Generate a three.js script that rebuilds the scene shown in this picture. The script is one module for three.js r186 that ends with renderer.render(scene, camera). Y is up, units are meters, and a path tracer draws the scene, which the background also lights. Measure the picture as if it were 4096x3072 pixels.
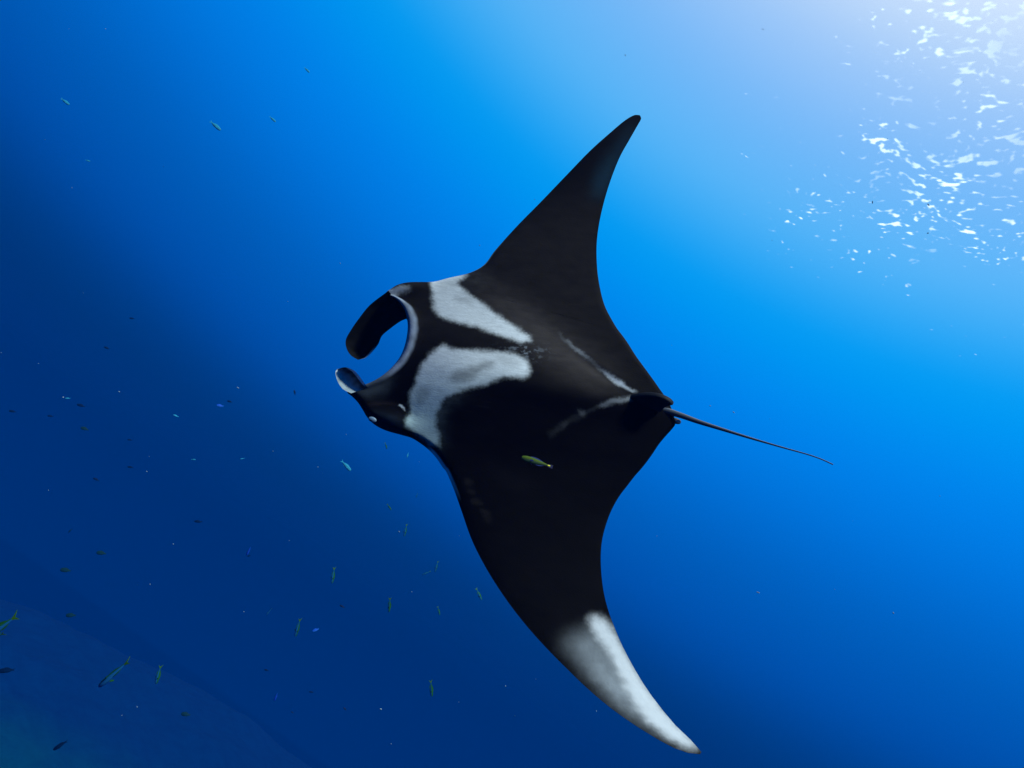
import * as THREE from 'three';
import { ImprovedNoise } from 'three/addons/math/ImprovedNoise.js';
import { mergeGeometries } from 'three/addons/utils/BufferGeometryUtils.js';

// ------------------------------------------------------------------ camera, sky, sun, haze, exposure
const scene = new THREE.Scene();
const camera = new THREE.PerspectiveCamera(50, 4 / 3, 0.05, 600);
const PITCH = 27 * Math.PI / 180, ROLL = 35 * Math.PI / 180;           // the diver looks up and holds the camera tilted
const FWD = new THREE.Vector3(0, Math.sin(PITCH), -Math.cos(PITCH));
const R0 = new THREE.Vector3(1, 0, 0), U0 = new THREE.Vector3(0, Math.cos(PITCH), Math.sin(PITCH));
const RIGHT = R0.clone().multiplyScalar(Math.cos(ROLL)).addScaledVector(U0, Math.sin(ROLL));
const UP = R0.clone().multiplyScalar(-Math.sin(ROLL)).addScaledVector(U0, Math.cos(ROLL));
camera.quaternion.setFromRotationMatrix(new THREE.Matrix4().makeBasis(RIGHT, UP, FWD.clone().negate()));
camera.position.set(0, 0, 0);
camera.updateMatrixWorld();

const SURFACE_Y = 9, SEABED_Y = -7;
const clamp = (x, a = 0, b = 1) => Math.min(b, Math.max(a, x));
const smooth = (a, b, x) => { const t = clamp((x - a) / (b - a)); return t * t * (3 - 2 * t); };
// radiance of the water column by elevation (degrees): the round window of daylight overhead, saturated blue below its rim, deep blue at the level of the eye
const SKY = [
  [-90, 0.000, 0.0212, 0.1165], [0, 0.000, 0.0212, 0.1165], [5, 0.000, 0.0216, 0.1185], [10, 0.000, 0.026, 0.136], [15, 0.000, 0.039, 0.183], [19, 0.000, 0.080, 0.415],
  [23, 0.000, 0.106, 0.475], [27, 0.000, 0.145, 0.620], [31, 0.000, 0.200, 0.780], [35, 0.000, 0.250, 0.880], [38, 0.000, 0.315, 0.915], [40.5, 0.0, 0.352, 0.93],
  [42.5, 0.01, 0.38, 0.94], [44, 0.05, 0.44, 0.955], [46, 0.10, 0.485, 0.97], [50, 0.155, 0.49, 0.975], [54, 0.27, 0.55, 0.98], [58, 0.440, 0.660, 0.990],
  [60, 0.600, 0.770, 1.000], [62, 0.720, 0.860, 1.060], [68, 0.920, 0.990, 1.160], [80, 1.200, 1.250, 1.400], [90, 1.250, 1.300, 1.450],
];
function skyAt(e) {
  let i = 1; while (i < SKY.length - 1 && SKY[i][0] < e) i++;
  const a = SKY[i - 1], b = SKY[i], k = Math.min(1, Math.max(0, (e - a[0]) / (b[0] - a[0])));
  return [1, 2, 3].map((c) => a[c] + (b[c] - a[c]) * k);
}
{
  const W = 64, H = 1024, data = new Float32Array(W * H * 4);
  for (let y = 0; y < H; y++) {
    const e = (y + 0.5) / H * 180 - 90, s = [0, 0, 0];
    for (let k = -3; k <= 3; k++) skyAt(e + k * 0.8).forEach((v, c) => { s[c] += v / 7; });
    // the low sun stands to the right, so that side of the water is a little brighter
    for (let x = 0; x < W; x++) { const f = 1 + (0.02 - 0.09 * (0.5 - 0.5 * Math.cos((x + 0.5) / W * 2 * Math.PI - Math.PI))) * smooth(88, 60, e) * smooth(8, 20, e); data.set([s[0] * f, s[1] * f, s[2] * f, 1], (y * W + x) * 4); }
  }
  const t = new THREE.DataTexture(data, W, H, THREE.RGBAFormat, THREE.FloatType);
  t.mapping = THREE.EquirectangularReflectionMapping; t.magFilter = t.minFilter = THREE.LinearFilter; t.needsUpdate = true;
  scene.background = t; scene.environment = t;
}
const sun = new THREE.DirectionalLight(new THREE.Color(0.88, 1.0, 0.93), 3.6);
sun.position.set(5, 17, 9.5); sun.target.position.set(0, 2, -5); scene.add(sun, sun.target);
sun.castShadow = true; sun.shadow.radius = 14; sun.shadow.mapSize.set(2048, 2048);
Object.assign(sun.shadow.camera, { left: -8, right: 8, top: 8, bottom: -8, near: 0.5, far: 60 });
scene.fog = new THREE.FogExp2(new THREE.Color(0.0, 0.17, 1.0), 0.002);
const renderer = new THREE.WebGLRenderer({ antialias: true });
renderer.setSize(1024, 768);
renderer.toneMapping = THREE.LinearToneMapping; renderer.toneMappingExposure = 1;
renderer.shadowMap.enabled = true; renderer.shadowMap.type = THREE.PCFSoftShadowMap;

// ------------------------------------------------------------------ helpers
let seed = 12345;
const rnd = () => { seed = (seed * 1664525 + 1013904223) >>> 0; return seed / 4294967296; };
const noise = new ImprovedNoise();
const n3 = (x, y, z = 0) => noise.noise(x, y, z);
const fbm = (x, y, z = 0, o = 4) => { let s = 0, a = 0.5; for (let i = 0; i < o; i++) { s += a * n3(x, y, z + i * 7.3); x *= 2.03; y *= 2.03; a *= 0.5; } return s; };
const lerp = (a, b, k) => a + (b - a) * k;
const FOCAL = 1536 / Math.tan(25 * Math.PI / 180);
// a place in the water: sight line through a point of a 4096 x 3072 frame, at a distance in metres along the line of view
const place = (px, py, d) => new THREE.Vector3().addScaledVector(RIGHT, (px - 2048) / FOCAL * d).addScaledVector(UP, (1536 - py) / FOCAL * d).addScaledVector(FWD, d);
const used = {};
const numbered = (n) => { used[n] = (used[n] ?? -1) + 1; return used[n] ? `${n}_${String(used[n]).padStart(3, '0')}` : n; };
function tag(o, label, category, group, kind) { if (label) o.userData.label = label; if (category) o.userData.category = category; if (group) o.userData.group = group; if (kind) o.userData.kind = kind; return o; }
function mesh(name, g, m, parent) { const o = new THREE.Mesh(g, m); o.name = name; o.castShadow = o.receiveShadow = true; parent.add(o); return o; }
function dataTex(w, h, bytes, srgb) {
  const t = new THREE.DataTexture(bytes, w, h, THREE.RGBAFormat); t.magFilter = THREE.LinearFilter; t.minFilter = THREE.LinearMipmapLinearFilter; t.generateMipmaps = true;
  t.wrapS = t.wrapT = THREE.RepeatWrapping; if (srgb) t.colorSpace = THREE.SRGBColorSpace; t.needsUpdate = true; return t;
}
const toS = (l) => Math.round(255 * clamp(l <= 0.0031308 ? l * 12.92 : 1.055 * Math.pow(l, 1 / 2.4) - 0.055));
function catmull(knots, t) {                                             // knots [t, x, y]
  let i = 0; while (i < knots.length - 2 && knots[i + 1][0] <= t) i++;
  const p = (k) => knots[clamp(k, 0, knots.length - 1)], a = p(i - 1), b = p(i), c = p(i + 1), d = p(i + 2), h = c[0] - b[0], s = clamp((t - b[0]) / h);
  const out = [];
  for (let k = 1; k < b.length; k++) {
    const m0 = a === b ? (c[k] - b[k]) : (c[k] - a[k]) / (c[0] - a[0]) * h, m1 = d === c ? (c[k] - b[k]) : (d[k] - b[k]) / (d[0] - b[0]) * h, s2 = s * s, s3 = s2 * s;
    out.push((2 * s3 - 3 * s2 + 1) * b[k] + (s3 - 2 * s2 + s) * m0 + (-2 * s3 + 3 * s2) * c[k] + (s3 - s2) * m1);
  }
  return out;
}

// ------------------------------------------------------------------ setting: seabed and sea surface
{
  const N = 170, S = 66, pos = [], uv = [], col = [], idx = [];
  for (let j = 0; j <= N; j++) for (let i = 0; i <= N; i++) {
    const x = (i / N - 0.5) * S - 6, z = (j / N - 0.5) * S - 16;
    const far = Math.hypot(x, z);
    let y = SEABED_Y + fbm(x * 0.05, z * 0.05, 2.2) * 1.2 + fbm(x * 0.22, z * 0.22, 5.1) * 0.7;
    y += 6.5 * Math.exp(-(((x + 1) / 24) ** 2)) * smooth(-22, -47, z);   // the reef rises ahead
    pos.push(x, y, z); uv.push(x / 6, z / 6);
    const sand = clamp(1 - Math.hypot((x + 5) / 15, (z + 27) / 10) + 0.55 * fbm(x * 0.16, z * 0.16, 8.8) + 0.25 * fbm(x * 0.6, z * 0.6, 1.8)), q = smooth(0, 1.1, sand);   // paler sand; reef tinted to the water colour, its haze painted in
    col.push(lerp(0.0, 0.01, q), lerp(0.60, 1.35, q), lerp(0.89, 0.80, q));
  }
  for (let j = 0; j < N; j++) for (let i = 0; i < N; i++) { const a = j * (N + 1) + i, b = a + N + 1; idx.push(a, b, a + 1, b, b + 1, a + 1); }
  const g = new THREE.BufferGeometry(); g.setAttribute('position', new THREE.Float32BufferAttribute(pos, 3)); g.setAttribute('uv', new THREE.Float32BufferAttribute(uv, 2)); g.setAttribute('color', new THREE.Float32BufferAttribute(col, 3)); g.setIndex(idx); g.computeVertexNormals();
  const T = 512, bytes = new Uint8Array(T * T * 4);
  for (let y = 0; y < T; y++) for (let x = 0; x < T; x++) {
    const a = x / T * Math.PI * 2, b = y / T * Math.PI * 2, c = Math.cos(a) * 1.6, d = Math.sin(a) * 1.6, e = Math.cos(b) * 1.6, f = Math.sin(b) * 1.6;
    const v = clamp(0.5 + 0.9 * (fbm(c + e * 0.7, d + f * 0.9, e - f) + 0.5 * n3(c * 5 + e * 3, d * 5 - f * 4, e * 4)));
    bytes.set([toS(lerp(0.03, 0.06, v)), toS(lerp(0.026, 0.034, v)), toS(lerp(0.080, 0.095, v)), 255], (y * T + x) * 4);
  }
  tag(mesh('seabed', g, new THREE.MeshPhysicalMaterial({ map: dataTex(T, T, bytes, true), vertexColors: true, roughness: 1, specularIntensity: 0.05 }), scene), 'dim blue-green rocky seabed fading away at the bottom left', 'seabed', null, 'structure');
}
{
  const N = 220, S = 66, pos = [], uv = [], idx = [];
  const wave = (x, z) => 0.16 * Math.sin(x * 0.55 + z * 0.3 + 1.3 * fbm(x * 0.1, z * 0.1)) + 0.22 * fbm(x * 0.5, z * 0.8, 3.1) + 0.07 * fbm(x * 1.9, z * 2.3, 8.8);
  for (let j = 0; j <= N; j++) for (let i = 0; i <= N; i++) {
    const x = (i / N - 0.5) * S, z = (j / N - 0.5) * S - 16;
    pos.push(x, SURFACE_Y + wave(x, z), z); uv.push(x / 24 + 0.5, (z + 6) / 24 + 0.5);
  }
  for (let j = 0; j < N; j++) for (let i = 0; i < N; i++) { const a = j * (N + 1) + i, b = a + N + 1; idx.push(a, b, a + 1, b, b + 1, a + 1); }
  const g = new THREE.BufferGeometry(); g.setAttribute('position', new THREE.Float32BufferAttribute(pos, 3)); g.setAttribute('uv', new THREE.Float32BufferAttribute(uv, 2)); g.setIndex(idx); g.computeVertexNormals();
  // sun glints drawn into the roughness map as flecks: rough there, clear elsewhere
  const T = 2048, bytes = new Uint8Array(T * T * 4), M = 24;
  for (let y = 0; y < T; y++) for (let x = 0; x < T; x++) {
    const X = (x / T - 0.5) * M, Z = (y / T - 0.5) * M - 6;
    const near = Math.hypot((X - 2.9) * (X < 2.9 ? 1.4 : 0.85), Z + 4.5);                            // thickest overhead, thinning outward
    const patch = fbm(X * 0.42 + 4, Z * 0.42, 1.7, 3) + 0.35 * n3(X * 1.3, Z * 1.3, 9);
    const wx = X + 0.10 * n3(X * 1.7, Z * 1.7, 4), wz = Z + 0.10 * n3(X * 1.7, Z * 1.7, 14);
    const a = 0.55, u = wx * Math.cos(a) + wz * Math.sin(a), v = -wx * Math.sin(a) + wz * Math.cos(a);
    const fleck = 0.6 * n3(u * 4.2, v * 6.8, 2) + 0.85 * n3(u * 8.6, v * 13, 5) + 0.6 * n3(u * 17, v * 25, 7);
    const s = fleck + 0.95 * patch - lerp(-0.1, 1.38, smooth(0.2, 7.0, near));
    const r = smooth(-0.05, 0.5, s) * clamp(0.85 + 0.9 * n3(X * 1.1, Z * 1.1, 21)) * (1 - smooth(8, 11, near));
    bytes.set([0, Math.round(255 * clamp(0.01 + 0.99 * r)), 0, 255], (y * T + x) * 4);
  }
  const rt = dataTex(T, T, bytes, false); rt.wrapS = rt.wrapT = THREE.ClampToEdgeWrapping;
  const m = new THREE.MeshPhysicalMaterial({ color: 0xffffff, transmission: 1, thickness: 0, roughness: 1, roughnessMap: rt, ior: 1.33, specularIntensity: 0.06, side: THREE.DoubleSide });
  tag(mesh('sea_surface', g, m, scene), 'rippled sea surface seen from below with white glints at the top right', 'water', null, 'structure');
}

// ------------------------------------------------------------------ the manta ray
const Z = { 1: [1250, 1000, 0.5426], 2: [2000, 400, 0.6028], 3: [2000, 1300, 0.6329], 4: [1700, 1700, 0.827], 5: [0, 1900, 0.9259] };   // plans of its regions
const zp = (z, x, y) => [Z[z][0] + x * Z[z][2], Z[z][1] + y * Z[z][2]];
const FRONT = [
  [0, 2, 925, 100], [.02, 2, 890, 101], [.05, 2, 830, 135], [.09, 2, 740, 210], [.14, 2, 600, 335], [.19, 2, 440, 500], [.24, 2, 275, 672], [.29, 2, 110, 840], [.33, 1, 1345, 5], [.36, 1, 1262, 112], [.385, 1, 1150, 172],
  [.41, 1, 1000, 208], [.43, 1, 890, 236], [.45, 1, 780, 240], [.47, 1, 690, 243], [.49, 1, 620, 262], [.502, 1, 572, 292], [.512, 1, 548, 308], [.518, 1, 542, 322], [.524, 1, 556, 336], [.532, 1, 597, 360], [.545, 1, 650, 404], [.56, 1, 690, 475],
  [.575, 1, 706, 560], [.59, 1, 702, 640], [.605, 1, 682, 730], [.62, 1, 645, 812], [.635, 1, 590, 880], [.65, 1, 520, 940], [.665, 1, 450, 982], [.68, 1, 385, 1010], [.69, 1, 310, 1036], [.698, 1, 262, 1044], [.703, 1, 258, 1054],
  [.71, 1, 290, 1078], [.72, 1, 335, 1125], [.73, 1, 372, 1182], [.74, 1, 402, 1232], [.75, 1, 450, 1282], [.765, 1, 530, 1325], [.78, 1, 640, 1355], [.79, 1, 720, 1378], [.80, 1, 800, 1427], [.81, 1, 860, 1475], [.82, 1, 912, 1532], [.83, 1, 958, 1600],
  [.845, 4, 105, 230], [.855, 4, 140, 312], [.87, 4, 178, 420], [.885, 4, 228, 560], [.90, 4, 300, 700], [.915, 4, 390, 840], [.93, 4, 490, 970], [.945, 4, 600, 1092], [.955, 4, 700, 1192], [.965, 4, 800, 1287], [.975, 4, 920, 1385], [.985, 4, 1060, 1480],
  [.993, 4, 1200, 1560], [.997, 4, 1280, 1588], [1, 4, 1330, 1592],
].map(([t, z, x, y]) => [t, ...zp(z, x, y)]);
const REAR = [
  [0, 2, 930, 104], [.02, 2, 936, 125], [.05, 2, 915, 165], [.09, 2, 862, 258], [.14, 2, 790, 390], [.19, 2, 720, 575], [.24, 2, 668, 770], [.29, 2, 642, 950], [.33, 2, 645, 1120], [.36, 2, 665, 1255], [.385, 2, 695, 1365], [.41, 2, 745, 1465], [.43, 2, 800, 1555],
  [.45, 3, 740, 25], [.47, 3, 800, 105], [.49, 3, 860, 200], [.505, 3, 905, 262], [.518, 3, 935, 303], [.54, 3, 975, 358], [.57, 3, 1010, 408], [.60, 3, 1040, 450], [.63, 3, 1070, 498], [.66, 3, 1085, 535], [.69, 3, 1100, 580], [.71, 3, 1108, 625],
  [.73, 3, 1085, 660], [.75, 3, 1060, 688], [.77, 3, 1030, 722], [.79, 3, 1000, 760], [.81, 3, 960, 820], [.82, 3, 930, 862], [.83, 3, 890, 912], [.845, 3, 850, 957], [.855, 3, 800, 1022], [.87, 4, 945, 337], [.885, 4, 912, 392], [.90, 4, 882, 462],
  [.915, 4, 857, 555], [.93, 4, 850, 655], [.945, 4, 859, 775], [.955, 4, 878, 868], [.965, 4, 912, 968], [.975, 4, 970, 1100], [.985, 4, 1075, 1280], [.993, 4, 1205, 1446], [.997, 4, 1290, 1528], [1, 4, 1337, 1582],
].map(([t, z, x, y]) => [t, ...zp(z, x, y)]);
const D0 = 5.2, PX = D0 / FOCAL, AX = [1560, 1500], AD = [0.9924, 0.123];          // body axis in plan
const lateral = (px, py) => ((px - AX[0]) * AD[1] - (py - AX[1]) * AD[0]) * PX;    // metres towards the upper wing
const along = (px, py) => ((px - AX[0]) * AD[0] + (py - AX[1]) * AD[1]) * PX;      // metres from mouth to tail
const depthOf = (px, py) => {
  const w = lateral(px, py), s = along(px, py);
  return D0 + 0.24 * w + (w > 0 ? 0.17 * w * w : -0.15 * w * w) - 0.05 * (s - 0.9) + 0.05 * clamp(Math.abs(w) - 0.5, 0, 1.5) * (s - 0.9);
};
const plan = (t, u) => { const a = catmull(FRONT, t), b = catmull(REAR, t); return [lerp(a[0], b[0], u), lerp(a[1], b[1], u)]; };
const rayRoot = new THREE.Group(); rayRoot.name = 'manta_ray'; rayRoot.position.copy(place(2100, 1560, D0)); scene.add(rayRoot);
tag(rayRoot, 'giant black manta ray with white shoulder patches banking in open blue water', 'manta ray');
const local = (v) => v.sub(rayRoot.position);

// skin colour and some painted light in the animal's own plan (masks), later laid over the body by its span and chord
const KX = 1280, KY = 420, KS = 0.6, KW = Math.ceil(1600 * KS), KH = Math.ceil(2660 * KS);
function mask(draw, blur) {
  const c = document.createElement('canvas'); c.width = KW; c.height = KH; const x = c.getContext('2d'); x.fillStyle = '#000'; x.fillRect(0, 0, KW, KH); x.fillStyle = x.strokeStyle = '#fff'; x.lineCap = x.lineJoin = 'round';
  draw(x); const d = x.getImageData(0, 0, KW, KH).data; let a = new Float32Array(KW * KH); for (let i = 0; i < a.length; i++) a[i] = d[i * 4] / 255;
  const r = Math.round(blur * KS);
  if (r > 0) for (let pass = 0; pass < 2; pass++) {
    let b = new Float32Array(a.length);
    for (let y = 0; y < KH; y++) { let s = 0; for (let k = -r; k <= r; k++) s += a[y * KW + clamp(k, 0, KW - 1)]; for (let q = 0; q < KW; q++) { b[y * KW + q] = s / (2 * r + 1); s += a[y * KW + Math.min(KW - 1, q + r + 1)] - a[y * KW + Math.max(0, q - r)]; } }
    a = new Float32Array(b.length);
    for (let q = 0; q < KW; q++) { let s = 0; for (let k = -r; k <= r; k++) s += b[clamp(k, 0, KH - 1) * KW + q]; for (let y = 0; y < KH; y++) { a[y * KW + q] = s / (2 * r + 1); s += b[Math.min(KH - 1, y + r + 1) * KW + q] - b[Math.max(0, y - r) * KW + q]; } }
  }
  return a;
}
const K = (z, x, y) => { const p = zp(z, x, y); return [(p[0] - KX) * KS, (p[1] - KY) * KS]; };
const poly = (c, z, pts, g = 1) => { c.globalAlpha = g; c.beginPath(); pts.forEach(([x, y], i) => { const p = K(z, x, y); i ? c.lineTo(...p) : c.moveTo(...p); }); c.closePath(); c.fill(); c.globalAlpha = 1; };
const line = (c, z, pts, g = 1) => { c.globalAlpha = g; for (let i = 1; i < pts.length; i++) { c.lineWidth = (pts[i - 1][2] + pts[i][2]) / 2 * Z[z][2] * KS; c.beginPath(); c.moveTo(...K(z, pts[i - 1][0], pts[i - 1][1])); c.lineTo(...K(z, pts[i][0], pts[i][1])); c.stroke(); } c.globalAlpha = 1; };
const mWhite = mask((c) => {
  poly(c, 1, [[878, 232], [960, 200], [1060, 185], [1150, 200], [1110, 232], [1068, 250], [1095, 290], [1135, 335], [1200, 388], [1290, 452], [1370, 520], [1450, 580], [1540, 640], [1612, 690], [1600, 715], [1540, 724], [1490, 715], [1400, 680], [1300, 645], [1200, 605], [1100, 575], [1000, 545], [940, 510], [905, 455], [895, 380], [884, 300]]);
  poly(c, 1, [[985, 750], [1012, 775], [1100, 790], [1200, 800], [1330, 810], [1440, 815], [1500, 825], [1572, 860], [1602, 920], [1595, 970], [1560, 1002], [1500, 990], [1440, 995], [1370, 1010], [1290, 1040], [1200, 1062], [1100, 1092], [1020, 1122], [965, 1168], [935, 1240], [925, 1330], [945, 1400], [952, 1478], [900, 1460], [850, 1425], [790, 1380], [700, 1312], [730, 1240], [740, 1150], [742, 1100], [770, 1040], [800, 960], [840, 870], [890, 812], [940, 772]]);
  poly(c, 1, [[525, 330], [570, 306], [640, 296], [735, 302], [700, 322], [640, 338], [560, 345]], 0.8);
}, 9);
const mSoft = mask((c) => { poly(c, 1, [[905, 1100], [960, 1090], [1060, 1080], [1180, 1060], [1100, 1110], [1010, 1180], [960, 1290], [960, 1420], [985, 1490], [900, 1450], [860, 1300]], 0.45); poly(c, 1, [[1080, 230], [1200, 215], [1330, 250], [1200, 260], [1100, 250]], 0.3); }, 28);
const mGrey = mask((c) => {
  poly(c, 1, [[1010, 995], [1080, 945], [1180, 920], [1260, 888], [1330, 878], [1365, 900], [1250, 965], [1190, 1012], [1120, 1034], [1040, 1015]], 0.9); poly(c, 1, [[1040, 372], [1110, 372], [1195, 405], [1190, 425], [1100, 412], [1050, 395]], 0.7);
  poly(c, 1, [[780, 1070], [860, 1030], [900, 1080], [830, 1180], [770, 1160]], 0.6); poly(c, 1, [[905, 250], [1060, 245], [1080, 290], [960, 300]], 0.45); poly(c, 1, [[1330, 820], [1480, 830], [1560, 900], [1460, 930], [1350, 860]], 0.4);
}, 10);
const mTip = mask((c) => { poly(c, 4, [[792, 940], [830, 925], [880, 955], [935, 1040], [1008, 1165], [1092, 1298], [1182, 1412], [1268, 1500], [1330, 1566], [1312, 1568], [1245, 1556], [1150, 1494], [1066, 1424], [1010, 1350], [975, 1280], [930, 1185], [880, 1085], [815, 1005]]); }, 15);
const mTipGrey = mask((c) => { poly(c, 4, [[650, 1050], [720, 1015], [810, 985], [880, 1085], [950, 1220], [1000, 1330], [1100, 1440], [1205, 1522], [1170, 1508], [1088, 1452], [973, 1370], [876, 1287], [798, 1202], [722, 1116]]); }, 34);
const mDark = mask((c) => { poly(c, 4, [[780, 960], [835, 1030], [895, 1130], [950, 1240], [900, 1240], [840, 1150], [790, 1060]], 0.55); }, 30);
const mLine = mask((c) => {
  line(c, 3, [[370, 80, 10], [430, 145, 10]], 0.12); line(c, 3, [[420, 128, 7], [455, 168, 12], [480, 185, 9]], 0.35); line(c, 3, [[480, 183, 6], [515, 207, 12], [545, 228, 6]], 0.6); line(c, 3, [[540, 222, 4], [620, 293, 5], [640, 305, 10]], 0.45);
  poly(c, 3, [[628, 296], [700, 338], [760, 378], [820, 425], [866, 448], [830, 444], [760, 408], [690, 358]], 1);
  poly(c, 3, [[612, 548], [640, 518], [720, 488], [812, 476], [815, 498], [720, 520]], 0.36); poly(c, 3, [[478, 562], [515, 572], [532, 592], [505, 592]], 0.2); line(c, 3, [[320, 720, 40], [400, 650, 40], [520, 592, 30]], 0.03); line(c, 3, [[520, 588, 10], [620, 540, 16]], 0.06);
}, 5);
const mLitBrown = mask((c) => { poly(c, 1, [[1180, 330], [1350, 340], [1600, 480], [1900, 720], [2250, 980], [2150, 1010], [1800, 860], [1620, 690], [1400, 520]]); poly(c, 3, [[100, 120], [300, 120], [620, 330], [800, 440], [600, 430], [350, 300]], 0.8); }, 55);  // brown back, with the soft sweep of light on it painted in
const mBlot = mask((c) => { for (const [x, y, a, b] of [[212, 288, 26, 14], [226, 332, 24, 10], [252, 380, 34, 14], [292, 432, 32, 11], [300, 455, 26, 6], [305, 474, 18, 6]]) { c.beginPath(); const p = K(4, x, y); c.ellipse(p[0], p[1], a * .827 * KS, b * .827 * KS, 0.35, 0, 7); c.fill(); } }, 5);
const mTipHaze = mask((c) => { poly(c, 2, [[770, 350], [720, 400], [660, 520], [620, 640], [680, 640], [740, 480], [800, 370], [910, 170], [880, 170]]); }, 30);  // blue haze over the upper wing tip, put into the skin colour
const mFoldGlint = mask((c) => { line(c, 1, [[655, 1170, 5], [674, 1178, 16], [690, 1190, 12], [696, 1204, 4]], 1); line(c, 1, [[722, 1262, 4], [735, 1250, 8], [742, 1236, 3]], 0.8); }, 2);  // highlight along the edge of the head bulge, painted
const mLip = mask((c) => { poly(c, 1, [[395, 1008], [300, 1040], [300, 1056], [400, 1085], [520, 1075], [610, 1000], [580, 920], [470, 985]]); }, 22);
const mLobeSheen = mask((c) => { poly(c, 1, [[430, 1245], [520, 1262], [640, 1270], [672, 1320], [640, 1345], [540, 1322], [460, 1285]]); }, 18);  // blue-grey sheen painted on the lower half of the lobe
const mBrow = mask((c) => { line(c, 1, [[390, 1176, 5], [470, 1158, 9], [560, 1146, 9], [640, 1158, 7]], 1); }, 6);
const mPitShade = mask((c) => { poly(c, 1, [[704, 1150], [728, 1160], [744, 1205], [738, 1240], [712, 1264], [698, 1240], [700, 1190]]); }, 6);  // shade of the shallow notch, painted dark
const sample = (m, px, py) => {
  const x = clamp((px - KX) * KS, 0, KW - 1.001), y = clamp((py - KY) * KS, 0, KH - 1.001), i = x | 0, j = y | 0, a = x - i, b = y - j, o = j * KW + i;
  return lerp(lerp(m[o], m[o + 1], a), lerp(m[o + KW], m[o + KW + 1], a), b);
};
const TW = 2048, TH = 2048;
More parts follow.
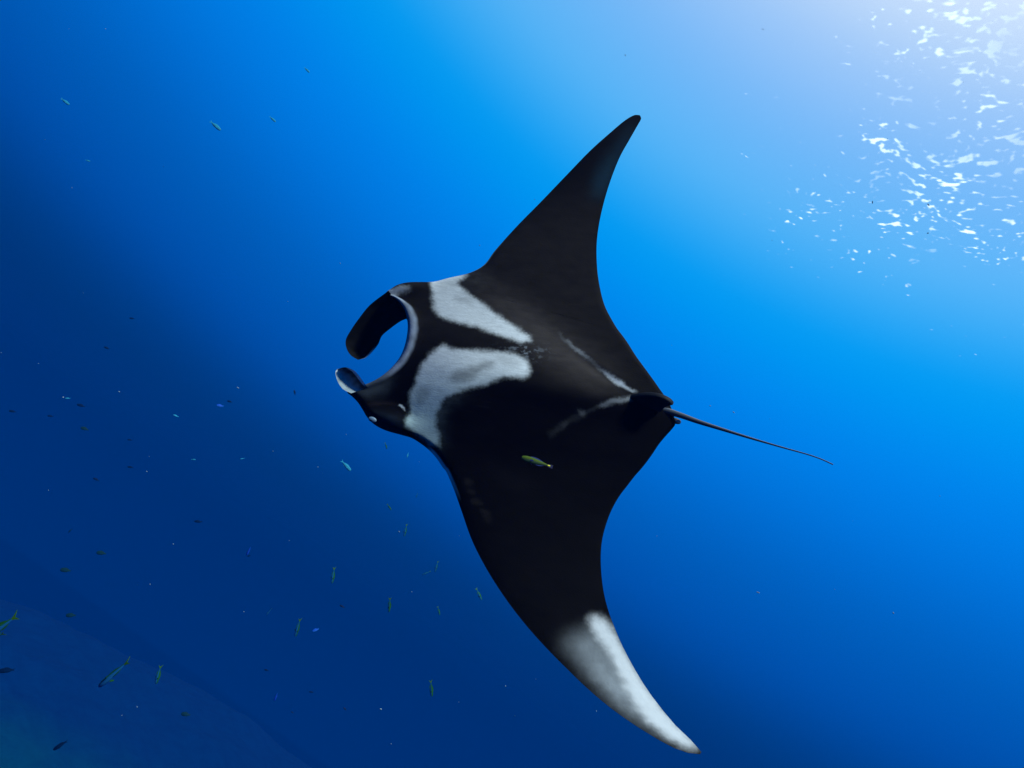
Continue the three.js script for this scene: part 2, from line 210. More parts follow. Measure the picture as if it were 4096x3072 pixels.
function skinTexture() {
  const bytes = new Uint8Array(TW * TH * 4), rough = new Uint8Array(TW * TH * 4);
  for (let x = 0; x < TW; x++) {
    const t = (x + 0.5) / TW, a = catmull(FRONT, t), b = catmull(REAR, t), chord = Math.hypot(a[0] - b[0], a[1] - b[1]);
    const leadRimLight = smooth(.30, .36, t) * (1 - smooth(.405, .425, t)), rimAmt = smooth(.512, .524, t) * (1 - smooth(.64, .692, t) * 0.75) * (1 - smooth(.696, .701, t)), edgeAmt = smooth(.805, .815, t) * (1 - smooth(.845, .865, t));
    for (let y = 0; y < TH; y++) {
      const dorsal = y < TH / 2, u = dorsal ? (y + 0.5) / (TH / 2) : (y + 0.5 - TH / 2) / (TH / 2);
      let px = lerp(a[0], b[0], u), py = lerp(a[1], b[1], u);
      const s = along(px, py), w = lateral(px, py);
      let col;
      const mott = fbm(s * 9, w * 22, 3, 4), iso = fbm(px * 0.018, py * 0.018, 13, 4), fine = n3(s * 60, w * 150, 1), speck = n3(s * 130, w * 130, 6);
      if (dorsal) {
        const jx = 7 * n3(px * 0.03, py * 0.03, 1) + 4 * n3(px * 0.11, py * 0.11, 2) + 1.2 * n3(px * 0.22, py * 0.22, 5), jy = 7 * n3(px * 0.03, py * 0.03, 11) + 4 * n3(px * 0.11, py * 0.11, 12) + 1.2 * n3(px * 0.22, py * 0.22, 15);
        px += jx; py += jy;
        let base = 0.0022 * (1 + 0.5 * mott) + 0.008 * smooth(-0.15, 0.45, w) * (1 - smooth(0.9, 1.5, w)) * (1 + 0.5 * mott + 0.3 * iso) + 0.042 * sample(mLitBrown, px, py) * (1 + 0.6 * mott) + 0.007 * sample(mBlot, px, py)  + Math.max(0, speck - 0.55) * 0.012;  // upper back raised in tone: its soft sheen is painted in
        const sh = sample(mTipHaze, px, py), blotch = 0.003 * Math.max(0, fbm(s * 2.2, w * 4.5, 17, 4)) + 0.004 * smooth(0.42, 0.6, n3(s * 7, w * 46, 31)) * smooth(0.1, 0.5, n3(s * 2, w * 3, 37));
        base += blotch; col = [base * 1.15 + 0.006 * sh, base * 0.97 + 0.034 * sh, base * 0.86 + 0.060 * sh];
        let white = Math.max(sample(mWhite, px, py), 0.30 * sample(mSoft, px, py));
        const ragged = clamp(white + 1.0 * white * (1 - white) * (mott + 0.6 * iso + 0.08 * fine));
        const g = sample(mGrey, px, py), streak = n3(s * 16, w * 70, 4) + 0.6 * n3(s * 34, w * 150, 8), wv = lerp(0.66, 0.29, clamp(g + 0.4 * mott)) * (1 + 0.07 * fine + 0.20 * mott + 0.13 * streak) * lerp(1, 0.62, smooth(0.1, -0.6, w)) * lerp(0.94, 1.12, smooth(0.5, 0.95, s) * smooth(0.0, 0.15, w));  // lower patch painted dimmer, as less of the light from above reaches it
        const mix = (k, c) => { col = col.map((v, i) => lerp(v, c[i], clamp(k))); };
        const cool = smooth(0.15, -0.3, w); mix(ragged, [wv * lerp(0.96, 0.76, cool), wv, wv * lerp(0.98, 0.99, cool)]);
        // flecks between the two patches
        const fx = (px - zp(1, 1560, 800)[0]) / 70, fy = (py - zp(1, 1560, 800)[1]) / 28, fl = Math.exp(-fx * fx - fy * fy);
        mix(fl * smooth(0.0, 0.55, n3(px * 0.035, py * 0.06, 3) + 0.7 * n3(px * 0.08, py * 0.13, 9)) * 0.5, [0.30, 0.34, 0.38]);
        const distF = u * chord, rim = rimAmt * (1 - smooth(32, 54, distF + 5 * mott));
        mix(rim * clamp(0.72 + 0.7 * iso), [0.33 + 0.12 * mott, 0.38 + 0.12 * mott, 0.46 + 0.1 * mott]);
        mix(leadRimLight * (1 - smooth(3, 8, distF)) * 0.7, [0.16, 0.20, 0.17]);  // rim light of the upper leading edge, painted as a thin pale line
        mix(edgeAmt * (1 - smooth(9, 18, distF)) * 0.95, [0.55, 0.75, 0.75]);
        mix(sample(mTipGrey, px, py) * 0.95, [0.92, 1.0, 1.02].map((v) => v * lerp(0.09, 0.46, smooth(.935, .99, t)) * (1 + 0.15 * mott + 0.35 * iso + 0.10 * fine)));
        mix(sample(mDark, px, py) * 0.6, [0.05, 0.055, 0.055]);
        const tw = sample(mTip, px, py); mix(tw + 1.2 * tw * (1 - tw) * mott, [0.67, 0.69, 0.675].map((v) => v * (1 + 0.08 * mott + 0.10 * iso + 0.05 * fine)));
        mix(sample(mLine, px, py) * (0.85 + 0.5 * mott), [0.62, 0.66, 0.68]);
        mix(sample(mLip, px, py) * 0.75, [0.055, 0.07, 0.085].map((v) => v * (1 + 0.6 * iso)));
        mix(sample(mLobeSheen, px, py) * 0.7, [0.012, 0.022, 0.04]); mix(sample(mBrow, px, py) * 0.5, [0.05, 0.035, 0.035]);
        mix(sample(mFoldGlint, px, py) * 0.95, [0.5, 0.55, 0.58]);
        mix(sample(mPitShade, px, py) * 0.9, [0.006, 0.006, 0.007]);
      } else {
        const e = Math.min(u * chord, (1 - u) * chord) * PX, k = smooth(0.03, 0.22, e + 0.04 * mott);
        const v = lerp(0.03, 0.62, k) * (1 + 0.2 * mott); col = [v, v, v * 1.02];
        if (t > .51 && t < .705) { const in_ = 1 - smooth(0.03, 0.10, u); col = col.map((c) => lerp(c, 0.012, in_)); }
        if (edgeAmt > 0 && u * chord < 30) col = col.map((c) => lerp(c, 0.5, edgeAmt));
      }
      const o = (y * TW + x) * 4;
      bytes.set([toS(Math.max(0, col[0])), toS(Math.max(0, col[1])), toS(Math.max(0, col[2])), 255], o);
      const h = clamp(0.5 + 0.35 * fine + 0.25 * speck + 0.2 * mott); rough.set([Math.round(h * 255), Math.round(255 * clamp(0.62 + 0.12 * mott)), 0, 255], o);
    }
  }
  const map = dataTex(TW, TH, bytes, true), r = dataTex(TW, TH, rough, false);
  for (const t of [map, r]) t.wrapS = t.wrapT = THREE.ClampToEdgeWrapping;
  return { map, r };
}
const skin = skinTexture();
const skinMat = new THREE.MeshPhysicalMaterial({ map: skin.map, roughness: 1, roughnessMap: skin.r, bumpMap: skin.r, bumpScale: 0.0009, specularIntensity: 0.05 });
{
  const NV = 300, NU = 64, NC = 8, stations = [];
  const us = [...Array(NU + 1)].map((_, i) => { const k = i / NU; return 0.5 * (0.5 - 0.5 * Math.cos(Math.PI * k)) + 0.5 * (k * k * (3 - 2 * k)); });
  const P = (px, py) => place(px, py, depthOf(px, py));
  const surf = (t, u) => P(...plan(t, u));
  const bump = (px, py, z, x, y, sx, sy, ang) => { const c = zp(z, x, y), dx = px - c[0], dy = py - c[1], a = (dx * Math.cos(ang) + dy * Math.sin(ang)) / sx, b = (-dx * Math.sin(ang) + dy * Math.cos(ang)) / sy; return Math.exp(-a * a - b * b); };
  const pos = [], uv = [], idx = [], LOOP = (NU + 1) * 2 + NC;
  for (let i = 0; i <= NV; i++) {
    const t = i / NV, a = catmull(FRONT, t), b = catmull(REAR, t), chord = Math.hypot(a[0] - b[0], a[1] - b[1]) * PX;
    const mouth = smooth(.516, .535, t) * (1 - smooth(.685, .701, t));
    const cols = us.map((u) => {
      const px = lerp(a[0], b[0], u), py = lerp(a[1], b[1], u), c = P(px, py), e = 0.004;
      const dt = surf(Math.min(1, t + e), u).sub(surf(Math.max(0, t - e), u)), du = P(px + (b[0] - a[0]) * 0.01 + 0.001, py + (b[1] - a[1]) * 0.01).sub(c);
      let n = new THREE.Vector3().crossVectors(dt, du).normalize(); if (n.dot(FWD) > 0) n.negate();
      if (!(n.lengthSq() > 0.5) || n.dot(FWD) > -0.2) n = FWD.clone().negate();
      return { u, px, py, c, n };
    });
    // thickness
    for (const q of cols) {
      const w = lateral(q.px, q.py), s = along(q.px, q.py), df = q.u * chord, dr = (1 - q.u) * chord;
      const ef = Math.sqrt(1 - (1 - Math.min(1, df / 0.07)) ** 2), er = Math.sqrt(1 - (1 - Math.min(1, dr / 0.05)) ** 2);
      const wing = Math.min(0.075, 0.07 * chord) * Math.exp(-Math.abs(w) / 1.3) * smooth(0.36, 0.9, Math.abs(w)) * 2.3 * Math.sqrt(q.u) * (1 - q.u);
      const body = 0.18 * Math.exp(-((w / 0.44) ** 2)) * (0.35 + 0.65 * smooth(-0.1, 0.55, s)) * (1 - 0.82 * smooth(0.6, 1.85, s));
      const ridge = 0.035 * Math.exp(-((w / 0.10) ** 2)) * smooth(0.5, 1.0, s) * (1 - smooth(1.5, 1.8, s));
      let up = (wing + body + ridge) * ef * er, dn = (wing * 0.8 + body * 1.05) * ef * er;
      up += 0.075 * bump(q.px, q.py, 1, 540, 1262, 80, 37, 0.34) ** 0.8 * ef + 0.03 * bump(q.px, q.py, 1, 445, 1245, 30, 26, 0) * ef;      // side of the head with the eye
      up -= 0.012 * bump(q.px, q.py, 1, 722, 1225, 16, 36, 0.15) * ef;                                                            // notch behind it
      up += 0.03 * bump(q.px, q.py, 1, 700, 290, 80, 24, 0.0) * ef;
      up -= 0.02 * bump(q.px, q.py, 3, 640, 330, 150, 22, 0.62) * er;                                                            // crease along the white line
      up += 0.005 * fbm(s * 3, w * 6, 4, 3) * ef * er;
      q.up = Math.max(up, 0.0005) + mouth * 0.03 * (1 - smooth(0, 0.1, df)); q.dn = Math.max(dn, 0.0005) + mouth * 0.16 * (1 - smooth(0, 0.5, df));
    }
    const put = (q, h, U, V) => { const p = local(q.c.clone().addScaledVector(q.n, h)); pos.push(p.x, p.y, p.z); uv.push(U, V); };
    for (let k = NU; k >= 0; k--) put(cols[k], cols[k].up, t, lerp(0.001, 0.499, cols[k].u));
    for (let k = 1; k <= NC; k++) {                                       // lips, and the mouth behind them
      const f = k / (NC + 1), inn = mouth * 0.15 * Math.sin(Math.PI * f) ** 0.6, h = lerp(cols[0].up, -cols[0].dn, f);
      const px = lerp(a[0], b[0], inn), py = lerp(a[1], b[1], inn);
      const c = P(px, py); const p = local(c.addScaledVector(cols[0].n, h)); pos.push(p.x, p.y, p.z); uv.push(t, 0.502);
    }
    for (let k = 0; k <= NU; k++) put(cols[k], -cols[k].dn, t, lerp(0.503, 0.999, cols[k].u));
  }
  for (let i = 0; i < NV; i++) for (let k = 0; k < LOOP; k++) {
    const k2 = (k + 1) % LOOP, a = i * LOOP + k, b = i * LOOP + k2, c = a + LOOP, d = b + LOOP;
    idx.push(a, c, b, b, c, d);
  }
  const g = new THREE.BufferGeometry(); g.setAttribute('position', new THREE.Float32BufferAttribute(pos, 3)); g.setAttribute('uv', new THREE.Float32BufferAttribute(uv, 2)); g.setIndex(idx); g.computeVertexNormals();
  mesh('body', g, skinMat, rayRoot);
}
// a blade of skin between two edges in plan, with camber and thickness
function blade(zone, left, right, depth0, depth1, camber, thick, curl = 0) {
  const NS = 40, NW = 14, L = left.map((p, i) => [i / (left.length - 1), ...zp(zone, ...p)]), R = right.map((p, i) => [i / (right.length - 1), ...zp(zone, ...p)]);
  const pos = [], uv = [], idx = [];
  for (const side of [1, -1]) for (let i = 0; i <= NS; i++) for (let j = 0; j <= NW; j++) {
    const s = i / NS, w = j / NW, a = catmull(L, s), b = catmull(R, s), px = lerp(a[0], b[0], w), py = lerp(a[1], b[1], w), arch = 4 * w * (1 - w);
    const edge = Math.sqrt(Math.max(0, 1 - (2 * w - 1) ** 2)) * Math.sqrt(Math.max(0, 1 - Math.max(0, (s - 0.85) / 0.15) ** 2));
    const p = local(place(px, py, lerp(depth0, depth1, s) + curl * (w - 0.5) * Math.sin(s * 2.2) + camber * arch * Math.min(1, (1 - s) * 4) - side * thick * edge)); pos.push(p.x, p.y, p.z); uv.push(w, side > 0 ? s * 0.5 : 0.5 + s * 0.5);
  }
  const row = NW + 1, half = (NS + 1) * row;
  for (let h = 0; h < 2; h++) for (let i = 0; i < NS; i++) for (let j = 0; j < NW; j++) { const a = h * half + i * row + j, b = a + row; h ? idx.push(a, a + 1, b, b, a + 1, b + 1) : idx.push(a, b, a + 1, b, b + 1, a + 1); }
  const g = new THREE.BufferGeometry(); g.setAttribute('position', new THREE.Float32BufferAttribute(pos, 3)); g.setAttribute('uv', new THREE.Float32BufferAttribute(uv, 2)); g.setIndex(idx); g.computeVertexNormals();
  return g;
}
function bladeTex(paint) {
  const W = 128, H = 512, by = new Uint8Array(W * H * 4);
  for (let y = 0; y < H; y++) for (let x = 0; x < W; x++) { const f = y < H / 2, c = paint(x / W, f ? y / (H / 2) : y / (H / 2) - 1, f); by.set([toS(c[0]), toS(c[1]), toS(c[2]), 255], (y * W + x) * 4); }
  const t = dataTex(W, H, by, true); t.wrapS = t.wrapT = THREE.ClampToEdgeWrapping; return t;
}
{
  const far = blade(1, [[560, 300], [425, 404], [340, 508], [282, 592], [246, 660], [250, 722], [282, 776], [332, 808]], [[715, 500], [650, 525], [575, 578], [512, 633], [484, 695], [432, 760], [388, 796], [338, 809]], 5.34, 5.42, 0.11, 0.012, 0.05);
  const m1 = new THREE.MeshPhysicalMaterial({ roughness: 0.75, specularIntensity: 0.25, map: bladeTex((w, s, f) => { const n = 0.5 + n3(w * 5, s * 14, 3); const v = 0.004 * (0.7 + 0.6 * n); const e = smooth(0.90, 0.97, w) * smooth(0.58, 0.72, s); return f ? [v, v, v * 1.1].map((q) => lerp(q, 0.75, e)) : [0.4, 0.4, 0.42]; }) });
  mesh('cephalic_fin', far, m1, rayRoot);
  const near = blade(1, [[285, 1056], [228, 1028], [193, 984], [174, 936], [169, 900], [182, 880], [205, 871]], [[408, 1016], [370, 964], [336, 918], [302, 886], [262, 868], [232, 865], [210, 869]], 5.05, 5.12, 0.045, 0.010, -0.04);
  const m2 = new THREE.MeshPhysicalMaterial({ roughness: 0.6, specularIntensity: 0.35, map: bladeTex((w, s, f) => {
    const n = n3(w * 4, s * 9, 7), pale = smooth(0.80, 0.22, w + 0.25 * n - 0.1 * (1 - s)); const v = lerp(0.03, 0.42, pale) * (1 + 0.4 * n), e = smooth(0.85, 0.91, w) * smooth(0.02, 0.12, s) * (1 - smooth(0.6, 0.75, s)); return f ? [v * 0.85, v, v * 1.02].map((q) => lerp(q, 0.85, e)) : [0.02, 0.02, 0.02]; }) });  // pale inner wall painted for the side that catches the light
  mesh('cephalic_fin', near, m2, rayRoot);
}
{ // tail: a tapering whip
  const pts = [[960, 520, 5.16], [1050, 542, 5.13], [1150, 574, 5.1], [1250, 610, 5.07], [1400, 658, 5.02], [1600, 720, 4.95], [1800, 778, 4.88], [1950, 820, 4.83], [2030, 848, 4.8], [2105, 882, 4.78]].map(([x, y, d]) => local(place(...zp(3, x, y), d)));
  const curve = new THREE.CatmullRomCurve3(pts), N = 90, M = 10, g = new THREE.TubeGeometry(curve, N, 1, M, false), p = g.attributes.position, v = new THREE.Vector3();
  for (let i = 0; i <= N; i++) { const k = i / N, r = 0.0035 + 0.021 * Math.pow(1 - k, 2.2), c = curve.getPointAt(k); for (let j = 0; j <= M; j++) { const q = i * (M + 1) + j; v.fromBufferAttribute(p, q).sub(c).multiplyScalar(r).add(c); p.setXYZ(q, v.x, v.y, v.z); } }
  g.computeVertexNormals();
  mesh('tail', g, new THREE.MeshPhysicalMaterial({ color: new THREE.Color(0.07, 0.075, 0.08), roughness: 0.28, specularIntensity: 1 }), rayRoot);
}
{ // dorsal fin at the root of the tail: a low lobe leaning up
  const s = new THREE.Shape(); s.moveTo(0, 0); s.quadraticCurveTo(0.10, 0.09, 0.22, 0.115); s.quadraticCurveTo(0.31, 0.125, 0.355, 0.095); s.quadraticCurveTo(0.30, 0.07, 0.29, 0); s.lineTo(0, 0);
  const g = new THREE.ExtrudeGeometry(s, { depth: 0.012, bevelEnabled: true, bevelSize: 0.012, bevelThickness: 0.012, bevelSegments: 3, curveSegments: 12 }); g.translate(0, 0, -0.006); g.scale(0.72, 1, 1);
  const a = place(...zp(3, 812, 462), 5.12), b = place(...zp(3, 1052, 545), 5.08), x = b.sub(a.clone()).normalize(), y = UP.clone().multiplyScalar(0.62).addScaledVector(FWD, -0.78); y.addScaledVector(x, -y.dot(x)).normalize();
  g.applyMatrix4(new THREE.Matrix4().makeBasis(x, y, new THREE.Vector3().crossVectors(x, y)).setPosition(local(a)));
  mesh('dorsal_fin', g, new THREE.MeshPhysicalMaterial({ color: new THREE.Color(0.009, 0.009, 0.011), roughness: 0.6, specularIntensity: 0.3 }), rayRoot);
}
{ // pelvic fin and pale lobe beside the tail
  const dark = new THREE.MeshPhysicalMaterial({ color: new THREE.Color(0.02, 0.022, 0.03), roughness: 0.6 }), pale = new THREE.MeshPhysicalMaterial({ color: new THREE.Color(0.5, 0.55, 0.5), roughness: 0.5 });
  const lobe = (x, y, d, l, w, ang, m, name) => {
    const g = new THREE.SphereGeometry(1, 20, 14), p = g.attributes.position; for (let i = 0; i < p.count; i++) { const k = 0.5 + 0.5 * p.getX(i); p.setXYZ(i, p.getX(i) * l, p.getY(i) * w * (0.65 + 0.45 * k), p.getZ(i) * w * 0.45); } g.computeVertexNormals();
    const o = mesh(name, g, m, rayRoot); o.position.copy(local(place(...zp(3, x, y), d))); o.quaternion.copy(camera.quaternion).multiply(new THREE.Quaternion().setFromAxisAngle(new THREE.Vector3(0, 0, 1), ang));
  };
  lobe(1100, 602, 5.14, 0.046, 0.020, -0.35, dark, 'pelvic_fin'); lobe(1126, 607, 5.12, 0.017, 0.010, -0.1, pale, 'clasper');
}
{ // eye on the side of the head
  const o = new THREE.Group(); const c = place(...zp(1, 442, 1250), 5.01);
  const e = mesh('eye', new THREE.SphereGeometry(0.026, 24, 16), new THREE.MeshPhysicalMaterial({ color: new THREE.Color(0.15, 0.24, 0.32), roughness: 0.5, clearcoat: 0.15, clearcoatRoughness: 0.3 }), rayRoot);
  e.position.copy(local(c)); e.quaternion.copy(camera.quaternion).multiply(new THREE.Quaternion().setFromAxisAngle(new THREE.Vector3(0, 0, 1), -0.35)); e.scale.set(1.0, 0.62, 0.42);
  const pupil = mesh('pupil', new THREE.SphereGeometry(0.009, 16, 12), new THREE.MeshPhysicalMaterial({ color: 0x020304, roughness: 0.15 }), e); pupil.position.set(-0.004, -0.012, 0.020);
}

// ------------------------------------------------------------------ fish
// body along +x (head at +x), back towards +y; unit length from snout to tail fork
function fishKind({ high, wide, back, side, belly, fin, tail, forked, profile, spot }) {
  const NX = 26, NA = 16, pos = [], col = [], idx = [];
  for (let i = 0; i <= NX; i++) {
    const k = i / NX, h = profile(k);
    for (let j = 0; j < NA; j++) {
      const a = j / NA * Math.PI * 2, cy = Math.cos(a), sz = Math.sin(a), f = clamp(0.5 + 0.5 * cy);
      pos.push(0.5 - k * 0.82, cy * h * high * (cy > 0 ? 0.95 : 1.05), sz * h * wide);
      const c = f > 0.55 ? back.map((v, q) => lerp(side[q], v, smooth(0.55, 0.72, f))) : belly.map((v, q) => lerp(v, side[q], smooth(0.25, 0.52, f)));
      col.push(...c.map((v) => v * (0.9 + 0.2 * Math.sin(k * 90) * Math.sin(a * 9))));
    }
  }
  for (let i = 0; i < NX; i++) for (let j = 0; j < NA; j++) { const a = i * NA + j, b = i * NA + (j + 1) % NA; idx.push(a, a + NA, b, b, a + NA, b + NA); }
  const body = new THREE.BufferGeometry(); body.setAttribute('position', new THREE.Float32BufferAttribute(pos, 3)); body.setAttribute('color', new THREE.Float32BufferAttribute(col, 3)); body.setIndex(idx); body.computeVertexNormals();
  const flat = (pts, z = 0.006) => { const s = new THREE.Shape(pts.map((p) => new THREE.Vector2(...p))), g = new THREE.ExtrudeGeometry(s, { depth: z, bevelEnabled: false }); g.translate(0, 0, -z / 2); return g; };
  const th = high * profile(1), tailG = flat(forked ? [[-0.30, th], [-0.38, 0.055], [-0.5, 0.13], [-0.43, 0.03], [-0.40, 0], [-0.43, -0.03], [-0.5, -0.13], [-0.38, -0.055], [-0.30, -th]] : [[-0.30, th], [-0.40, th * 2.0], [-0.5, th * 2.1], [-0.49, 0], [-0.5, -th * 2.1], [-0.40, -th * 2.0], [-0.30, -th]]);
  const top = (k) => high * 0.95 * profile(k), dors = [], n = 9;
  for (let i = 0; i <= n; i++) { const k = 0.3 + 0.5 * i / n; dors.push([0.5 - k * 0.82, top(k) * 0.9]); }
  for (let i = n; i >= 0; i--) { const k = 0.3 + 0.5 * i / n; dors.push([0.5 - k * 0.82 - 0.02, top(k) + 0.05 * Math.sin(Math.PI * (0.15 + 0.8 * i / n))]); }
  const anal = []; for (let i = 0; i <= n; i++) { const k = 0.55 + 0.3 * i / n; anal.push([0.5 - k * 0.82, -top(k) * 0.95]); } for (let i = n; i >= 0; i--) { const k = 0.55 + 0.3 * i / n; anal.push([0.5 - k * 0.82 - 0.02, -top(k) - 0.04 * Math.sin(Math.PI * (0.15 + 0.8 * i / n))]); }
  const pect = flat([[0, 0.012], [-0.06, 0.035], [-0.13, 0.02], [-0.12, -0.02], [-0.05, -0.03], [0, -0.012]], 0.004);
  const mb = new THREE.MeshPhysicalMaterial({ vertexColors: true, roughness: 0.5, specularIntensity: 0.12 }), mf = new THREE.MeshPhysicalMaterial({ color: new THREE.Color(...fin), roughness: 0.6, specularIntensity: 0.12 }), mt = new THREE.MeshPhysicalMaterial({ color: new THREE.Color(...tail), roughness: 0.6, specularIntensity: 0.12 });
  const me = new THREE.MeshPhysicalMaterial({ color: new THREE.Color(0.01, 0.01, 0.012), roughness: 0.2 });
  return (root) => {
    mesh('body', body, mb, root); mesh('tail_fin', tailG, mt, root); mesh('dorsal_fin', flat(dors), mf, root); mesh('anal_fin', flat(anal), mf, root);
    for (const s of [-1, 1]) { const p = mesh('pectoral_fin', pect, mf, root); p.position.set(0.24, -high * 0.25, s * wide * 0.85); p.rotation.y = s * 0.5; p.rotation.z = 0.35; const e = mesh('eye', new THREE.SphereGeometry(0.018, 10, 8), me, root); e.position.set(0.40, high * 0.18, s * wide * 0.52); }
    if (spot) { for (const s of [-1, 1]) { const q = mesh('tail_spot', new THREE.SphereGeometry(0.03, 12, 8), new THREE.MeshPhysicalMaterial({ color: new THREE.Color(...spot), roughness: 0.5 }), root); q.position.set(-0.37, 0, s * 0.012); q.scale.set(1.6, 0.7, 0.25); } }
  };
}
const slim = (k) => Math.pow(Math.sin(Math.PI * Math.pow(clamp(0.02 + 0.9 * k), 0.62)), 0.75) * (1 - 0.25 * k) + 0.08 * k, deep = (k) => Math.pow(Math.sin(Math.PI * Math.pow(clamp(0.03 + 0.9 * k), 0.7)), 0.6) * (1 - 0.2 * k) + 0.10 * k;
const KINDS = {
  fusilier: fishKind({ high: 0.092, wide: 0.062, back: [0.018, 0.11, 0.010], side: [0.006, 0.10, 0.045], belly: [0.012, 0.14, 0.36], fin: [0.015, 0.10, 0.02], tail: [0.05, 0.15, 0.01], forked: true, profile: slim }),
  wrasse: fishKind({ high: 0.115, wide: 0.065, back: [0.07, 0.12, 0.008], side: [0.075, 0.11, 0.008], belly: [0.025, 0.055, 0.03], fin: [0.02, 0.03, 0.12], tail: [0.02, 0.02, 0.05], forked: false, profile: slim, spot: [0.85, 0.80, 0.0] }),
  damselfish: fishKind({ high: 0.20, wide: 0.08, back: [0.005, 0.06, 0.45], side: [0.01, 0.10, 0.5], belly: [0.012, 0.11, 0.5], fin: [0.01, 0.12, 0.55], tail: [0.01, 0.13, 0.55], forked: true, profile: deep }),
  small_dark_fish: fishKind({ high: 0.16, wide: 0.08, back: [0.001, 0.010, 0.040], side: [0.001, 0.015, 0.055], belly: [0.001, 0.020, 0.070], fin: [0.001, 0.015, 0.055], tail: [0.001, 0.015, 0.055], forked: true, profile: deep }),  // colours drawn towards the water blue: distance haze painted in
  small_green_fish: fishKind({ high: 0.22, wide: 0.09, back: [0.003, 0.026, 0.035], side: [0.004, 0.034, 0.04], belly: [0.004, 0.036, 0.06], fin: [0.003, 0.026, 0.035], tail: [0.004, 0.03, 0.035], forked: true, profile: deep }),  // greens muted by water haze mixed into the colour
  small_pale_fish: fishKind({ high: 0.13, wide: 0.07, back: [0.02, 0.28, 0.42], side: [0.03, 0.34, 0.50], belly: [0.05, 0.38, 0.54], fin: [0.03, 0.36, 0.55], tail: [0.03, 0.36, 0.55], forked: true, profile: slim }),
};
const protos = {};
// head and tail in the frame, real length in metres; the distance follows from how long it looks; lean turns head towards (+) or away
function fish(kind, head, tail, length, label, group, roll = 0, lean = 0) {
  let root;
  if (!protos[kind]) { root = protos[kind] = new THREE.Group(); KINDS[kind](root); } else root = protos[kind].clone();
  root.name = numbered(kind); scene.add(root); delete root.userData.group; root.userData = {};
  const px = Math.hypot(head[0] - tail[0], head[1] - tail[1]), d = length * Math.cos(lean) * FOCAL / px, mid = [(head[0] + tail[0]) / 2, (head[1] + tail[1]) / 2], dd = length * Math.sin(lean) / 2;
  const h = place(...head, d - dd), t = place(...tail, d + dd), x = h.clone().sub(t).normalize(), y = new THREE.Vector3(0, 1, 0);
  y.addScaledVector(x, -y.dot(x)); if (y.length() < 0.15) y.copy(FWD).negate().addScaledVector(x, FWD.dot(x)); y.normalize(); y.applyAxisAngle(x, roll);
  root.quaternion.setFromRotationMatrix(new THREE.Matrix4().makeBasis(x, y, new THREE.Vector3().crossVectors(x, y)));
  root.position.copy(h.add(t).multiplyScalar(0.5)); root.scale.setScalar(h.distanceTo ? length : 1);
  return tag(root, label, 'fish', group);
}
const z5 = (x, y) => [x * 0.9259, 1900 + y * 0.9259], q2 = (x, y) => [x * 0.6329, 1050 + y * 0.6329], q1 = (x, y) => [x * 0.6329, y * 0.6329], q4 = (x, y) => [1000 + x * 0.5424, 1700 + y * 0.5424];
const GF = 'slender yellow-green fish below the manta';
fish('wrasse', zp(1, 1543, 1528), zp(1, 1772, 1600), 0.14, 'olive green wrasse with a yellow tail spot crossing the dark lower wing of the manta', null, 0.15);
fish('fusilier', z5(428, 913), z5(562, 798), 0.2, 'largest yellow-green fish at the bottom left with its head pointing down left', GF, -0.15);
fish('fusilier', z5(-72, 708), z5(80, 603), 0.27, 'yellow-green fish cut off by the left edge of the photo', GF, -0.5);
fish('fusilier', z5(-62, 715), z5(22, 683), 0.25, 'pale blue fish tail just showing at the left edge below the cut off green fish', GF, -1.2);
fish('fusilier', z5(674, 902), z5(696, 820), 0.24, 'faint dark green fish just right of the largest yellow-green fish', GF, 0.2);
fish('fusilier', z5(1276, 698), z5(1298, 618), 0.24, 'bright green fish with blue belly in the middle of the lower left water', GF, 0.1);
fish('fusilier', z5(1434, 468), z5(1445, 396), 0.26, 'dim green fish hanging head down left of the fish with the bright blue belly', GF, 0.1);
fish('fusilier', z5(1680, 592), z5(1685, 528), 0.23, 'upright green fish with a bright blue belly line below the manta head', GF, 0.5);
fish('fusilier', z5(1746, 265), z5(1758, 210), 0.23, 'short green and blue fish nearest under the manta shoulder', GF, 0.1);
fish('fusilier', z5(1690, 152), z5(1672, 124), 0.22, 'small dim green fish up left of the short green and blue fish', GF, 0.3);
fish('fusilier', z5(1797, 98), z5(1804, 78), 0.20, 'tiny pale fish beside the leading edge of the manta lower wing', GF, 0.1);
fish('fusilier', z5(1879, 418), z5(1893, 371), 0.22, 'pale green fish pointing steeply down close to the manta lower wing', GF, 0.1);
fish('fusilier', z5(1824, 431), z5(1862, 415), 0.22, 'thin green fish lying nearly level beside the steep pale green fish', GF, 0.4);
fish('fusilier', z5(2081, 540), z5(2056, 487), 0.23, 'broad green-blue fish closest to the edge of the manta lower wing', GF, -0.2);
fish('fusilier', z5(1900, 606), z5(1890, 566), 0.22, 'dim green fish left of the broad green-blue fish', GF, 0.2);
fish('fusilier', z5(1866, 957), z5(1860, 884), 0.24, 'lone green-blue fish in the open water left of the white wing tip', GF, 0.3);
fish('fusilier', z5(1150, 606), z5(1176, 574), 0.22, 'very faint green fish left of the bright green fish', GF, 0.2);
fish('fusilier', q4(1010, 178), q4(996, 128), 0.22, 'very faint green fish just under the manta chin', GF, 0.2);
fish('small_pale_fish', q4(1158, 240), q4(1168, 202), 0.20, 'faint pale fish right under the manta chin', null, 0.2);
const GB = 'small bright blue fish in the dark water';
fish('damselfish', z5(1066, 344), z5(1082, 312), 0.13, 'bright blue fish with spread fins at the left of the dark water', GB, 0.6, 0.5);
fish('damselfish', z5(1352, 674), z5(1377, 664), 0.12, 'bright blue fish just right of the bright green fish', GB, 0.3, 0.4);
fish('damselfish', z5(1186, 972), z5(1198, 943), 0.12, 'bright blue fish low in the dark water', GB, 0.4, 0.5);
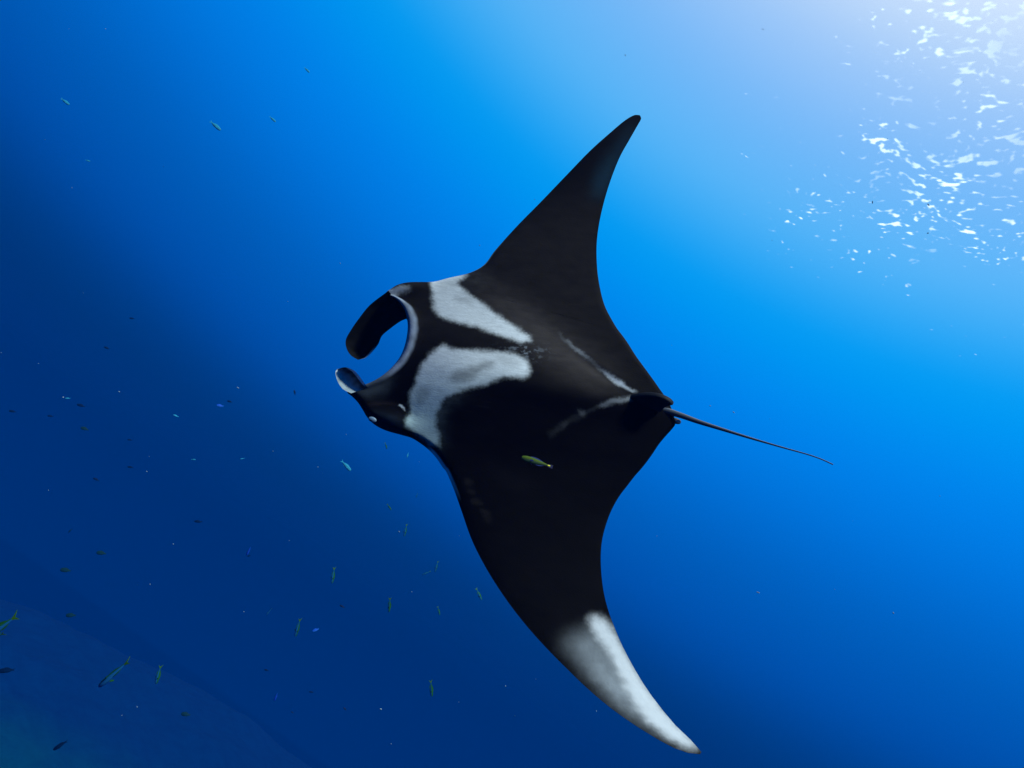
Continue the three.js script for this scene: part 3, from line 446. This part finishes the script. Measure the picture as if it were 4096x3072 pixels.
fish('damselfish', q2(1372, 902), q2(1412, 908), 0.12, 'dim blue fish level with the eye of the manta far to its left', GB, 0.2, 0.4);
const GD = 'small dark fish in the deep water';
const dark = (h, t, len, label) => fish('small_dark_fish', h, t, len, label, GD, 0.1);
dark(z5(-4, 846), z5(66, 841), 0.24, 'largest dark fish level at the left edge above the seabed');
dark(z5(232, 1185), z5(292, 1148), 0.24, 'long dark fish slanting just above the seabed');
dark(z5(1468, 562), z5(1490, 574), 0.16, 'round dark fish left of the upright fish with the blue belly line');
dark(z5(1484, 1004), z5(1498, 1018), 0.14, 'black dot of a fish near the bottom of the dark water');
dark(z5(1142, 840), z5(1162, 846), 0.14, 'dark fish straight above the low bright blue fish');
dark(z5(1336, 936), z5(1356, 939), 0.15, 'dark fish right of the low bright blue fish');
dark(z5(840, 200), z5(872, 201), 0.2, 'slender level dark fish up left of the blue fish with spread fins');
dark(z5(1068, 352), z5(1084, 346), 0.12, 'dark fish touching the blue fish with spread fins from below');
dark(z5(1258, 1022), z5(1270, 1030), 0.14, 'faint dark fish left of the black dot fish');
dark(q2(818, 350), q2(852, 356), 0.18, 'topmost dark fish in the left of the deep water');
dark(q2(658, 533), q2(694, 548), 0.18, 'faint dark fish below the topmost dark fish');
dark(q2(58, 936), q2(104, 946), 0.2, 'dark blue-black fish near the left edge at mid height');
dark(q2(302, 968), q2(340, 974), 0.18, 'dark fish right of the blue-black fish near the left edge');
dark(q2(488, 896), q2(540, 912), 0.22, 'long dim dark fish in the middle of the left water');
dark(q2(1436, 874), q2(1470, 884), 0.15, 'darkest small fish, just right of the dim blue fish');
dark(q2(1860, 806), q2(1866, 840), 0.15, 'upright dark fish left of the near cephalic fin of the manta');
dark(q2(806, 1118), q2(838, 1124), 0.18, 'dark fish below the long dim dark fish');
dark(q2(806, 1290), q2(846, 1296), 0.2, 'dim dark fish lower in the left water beside a pale fish');
dark(q2(590, 1362), q2(628, 1380), 0.2, 'faint dark fish slanting down in the lower left water');
dark(q2(1230, 1634), q2(1280, 1640), 0.2, 'level dark fish above the slender level dark fish at lower left');
const GG = 'small green fish in the lower left';
const green = (h, t, len, label) => fish('small_green_fish', h, t, len, label, GG, 0.2);
green(z5(418, 333), z5(460, 341), 0.2, 'olive green deep-bodied fish uppermost of the lower left three');
green(z5(262, 407), z5(308, 415), 0.22, 'olive green deep-bodied fish in the middle of the lower left three');
green(z5(286, 605), z5(330, 607), 0.22, 'brightest olive green deep-bodied fish above the largest yellow-green fish');
green(z5(784, 1030), z5(824, 1038), 0.2, 'olive green fish over the seabed right of the bottom left');
green(z5(296, 248), z5(312, 230), 0.18, 'small round green fish over the two olive green ones at far left');
green(q2(512, 1042), q2(562, 1060), 0.2, 'olive green fish under the long dim dark fish');
const GP = 'small pale fish in the upper left';
const pale = (h, t, len, label) => fish('small_pale_fish', h, t, len, label, GP, 0.2);
pale(q1(1394, 822), q1(1326, 764), 0.17, 'pale blue slender fish slanting down in the upper left water');
pale(q1(1742, 770), q1(1702, 734), 0.14, 'short pale blue fish right of the slender pale fish');
pale(q1(438, 662), q1(384, 620), 0.17, 'very faint pale fish at the far upper left');
pale(q1(1956, 458), q1(1922, 424), 0.15, 'faint pale fish highest in the water left of the manta');
pale(q1(570, 1020), q1(538, 1010), 0.08, 'tiny pale fish below the very faint one at far left');
pale(q2(412, 858), q2(446, 858), 0.12, 'pale fish above the long dim dark fish');
pale(q2(1096, 962), q2(1130, 976), 0.12, 'pale fish left of the dim blue fish');
pale(q2(1236, 1246), q2(1208, 1244), 0.10, 'pale level fish low in the middle of the left water');
pale(q2(1518, 1242), q2(1546, 1237), 0.09, 'tiny bright pale fish right of the pale level fish');
pale(q4(742, 336), q4(672, 260), 0.2, 'long thin pale fish slanting under the manta head');

// ------------------------------------------------------------------ drifting specks
{
  const g = new THREE.SphereGeometry(1, 8, 6), N = 90, m = new THREE.MeshStandardMaterial({ color: new THREE.Color(0.26, 0.34, 0.38), roughness: 0.9 });
  const o = new THREE.InstancedMesh(g, m, N), M4 = new THREE.Matrix4(), Q = new THREE.Quaternion();
  for (let i = 0; i < N; i++) {
    const d = 1.6 + 7.0 * Math.pow(rnd(), 0.7), p = place(4600 * rnd() - 250, 3500 * rnd() - 200, d), s = (0.0007 + 0.0017 * Math.pow(rnd(), 3)) * (0.6 + d * 0.22);
    Q.setFromEuler(new THREE.Euler(rnd() * 0.6, rnd() * 6, -0.6 + rnd() * 1.2)); o.setMatrixAt(i, M4.compose(p, Q, new THREE.Vector3(s * (1.4 + 2 * rnd()), s, s)));
  }
  o.name = 'marine_snow'; scene.add(o); tag(o, 'pale specks of plankton drifting all through the water', 'plankton', null, 'stuff');
}
renderer.render(scene, camera);
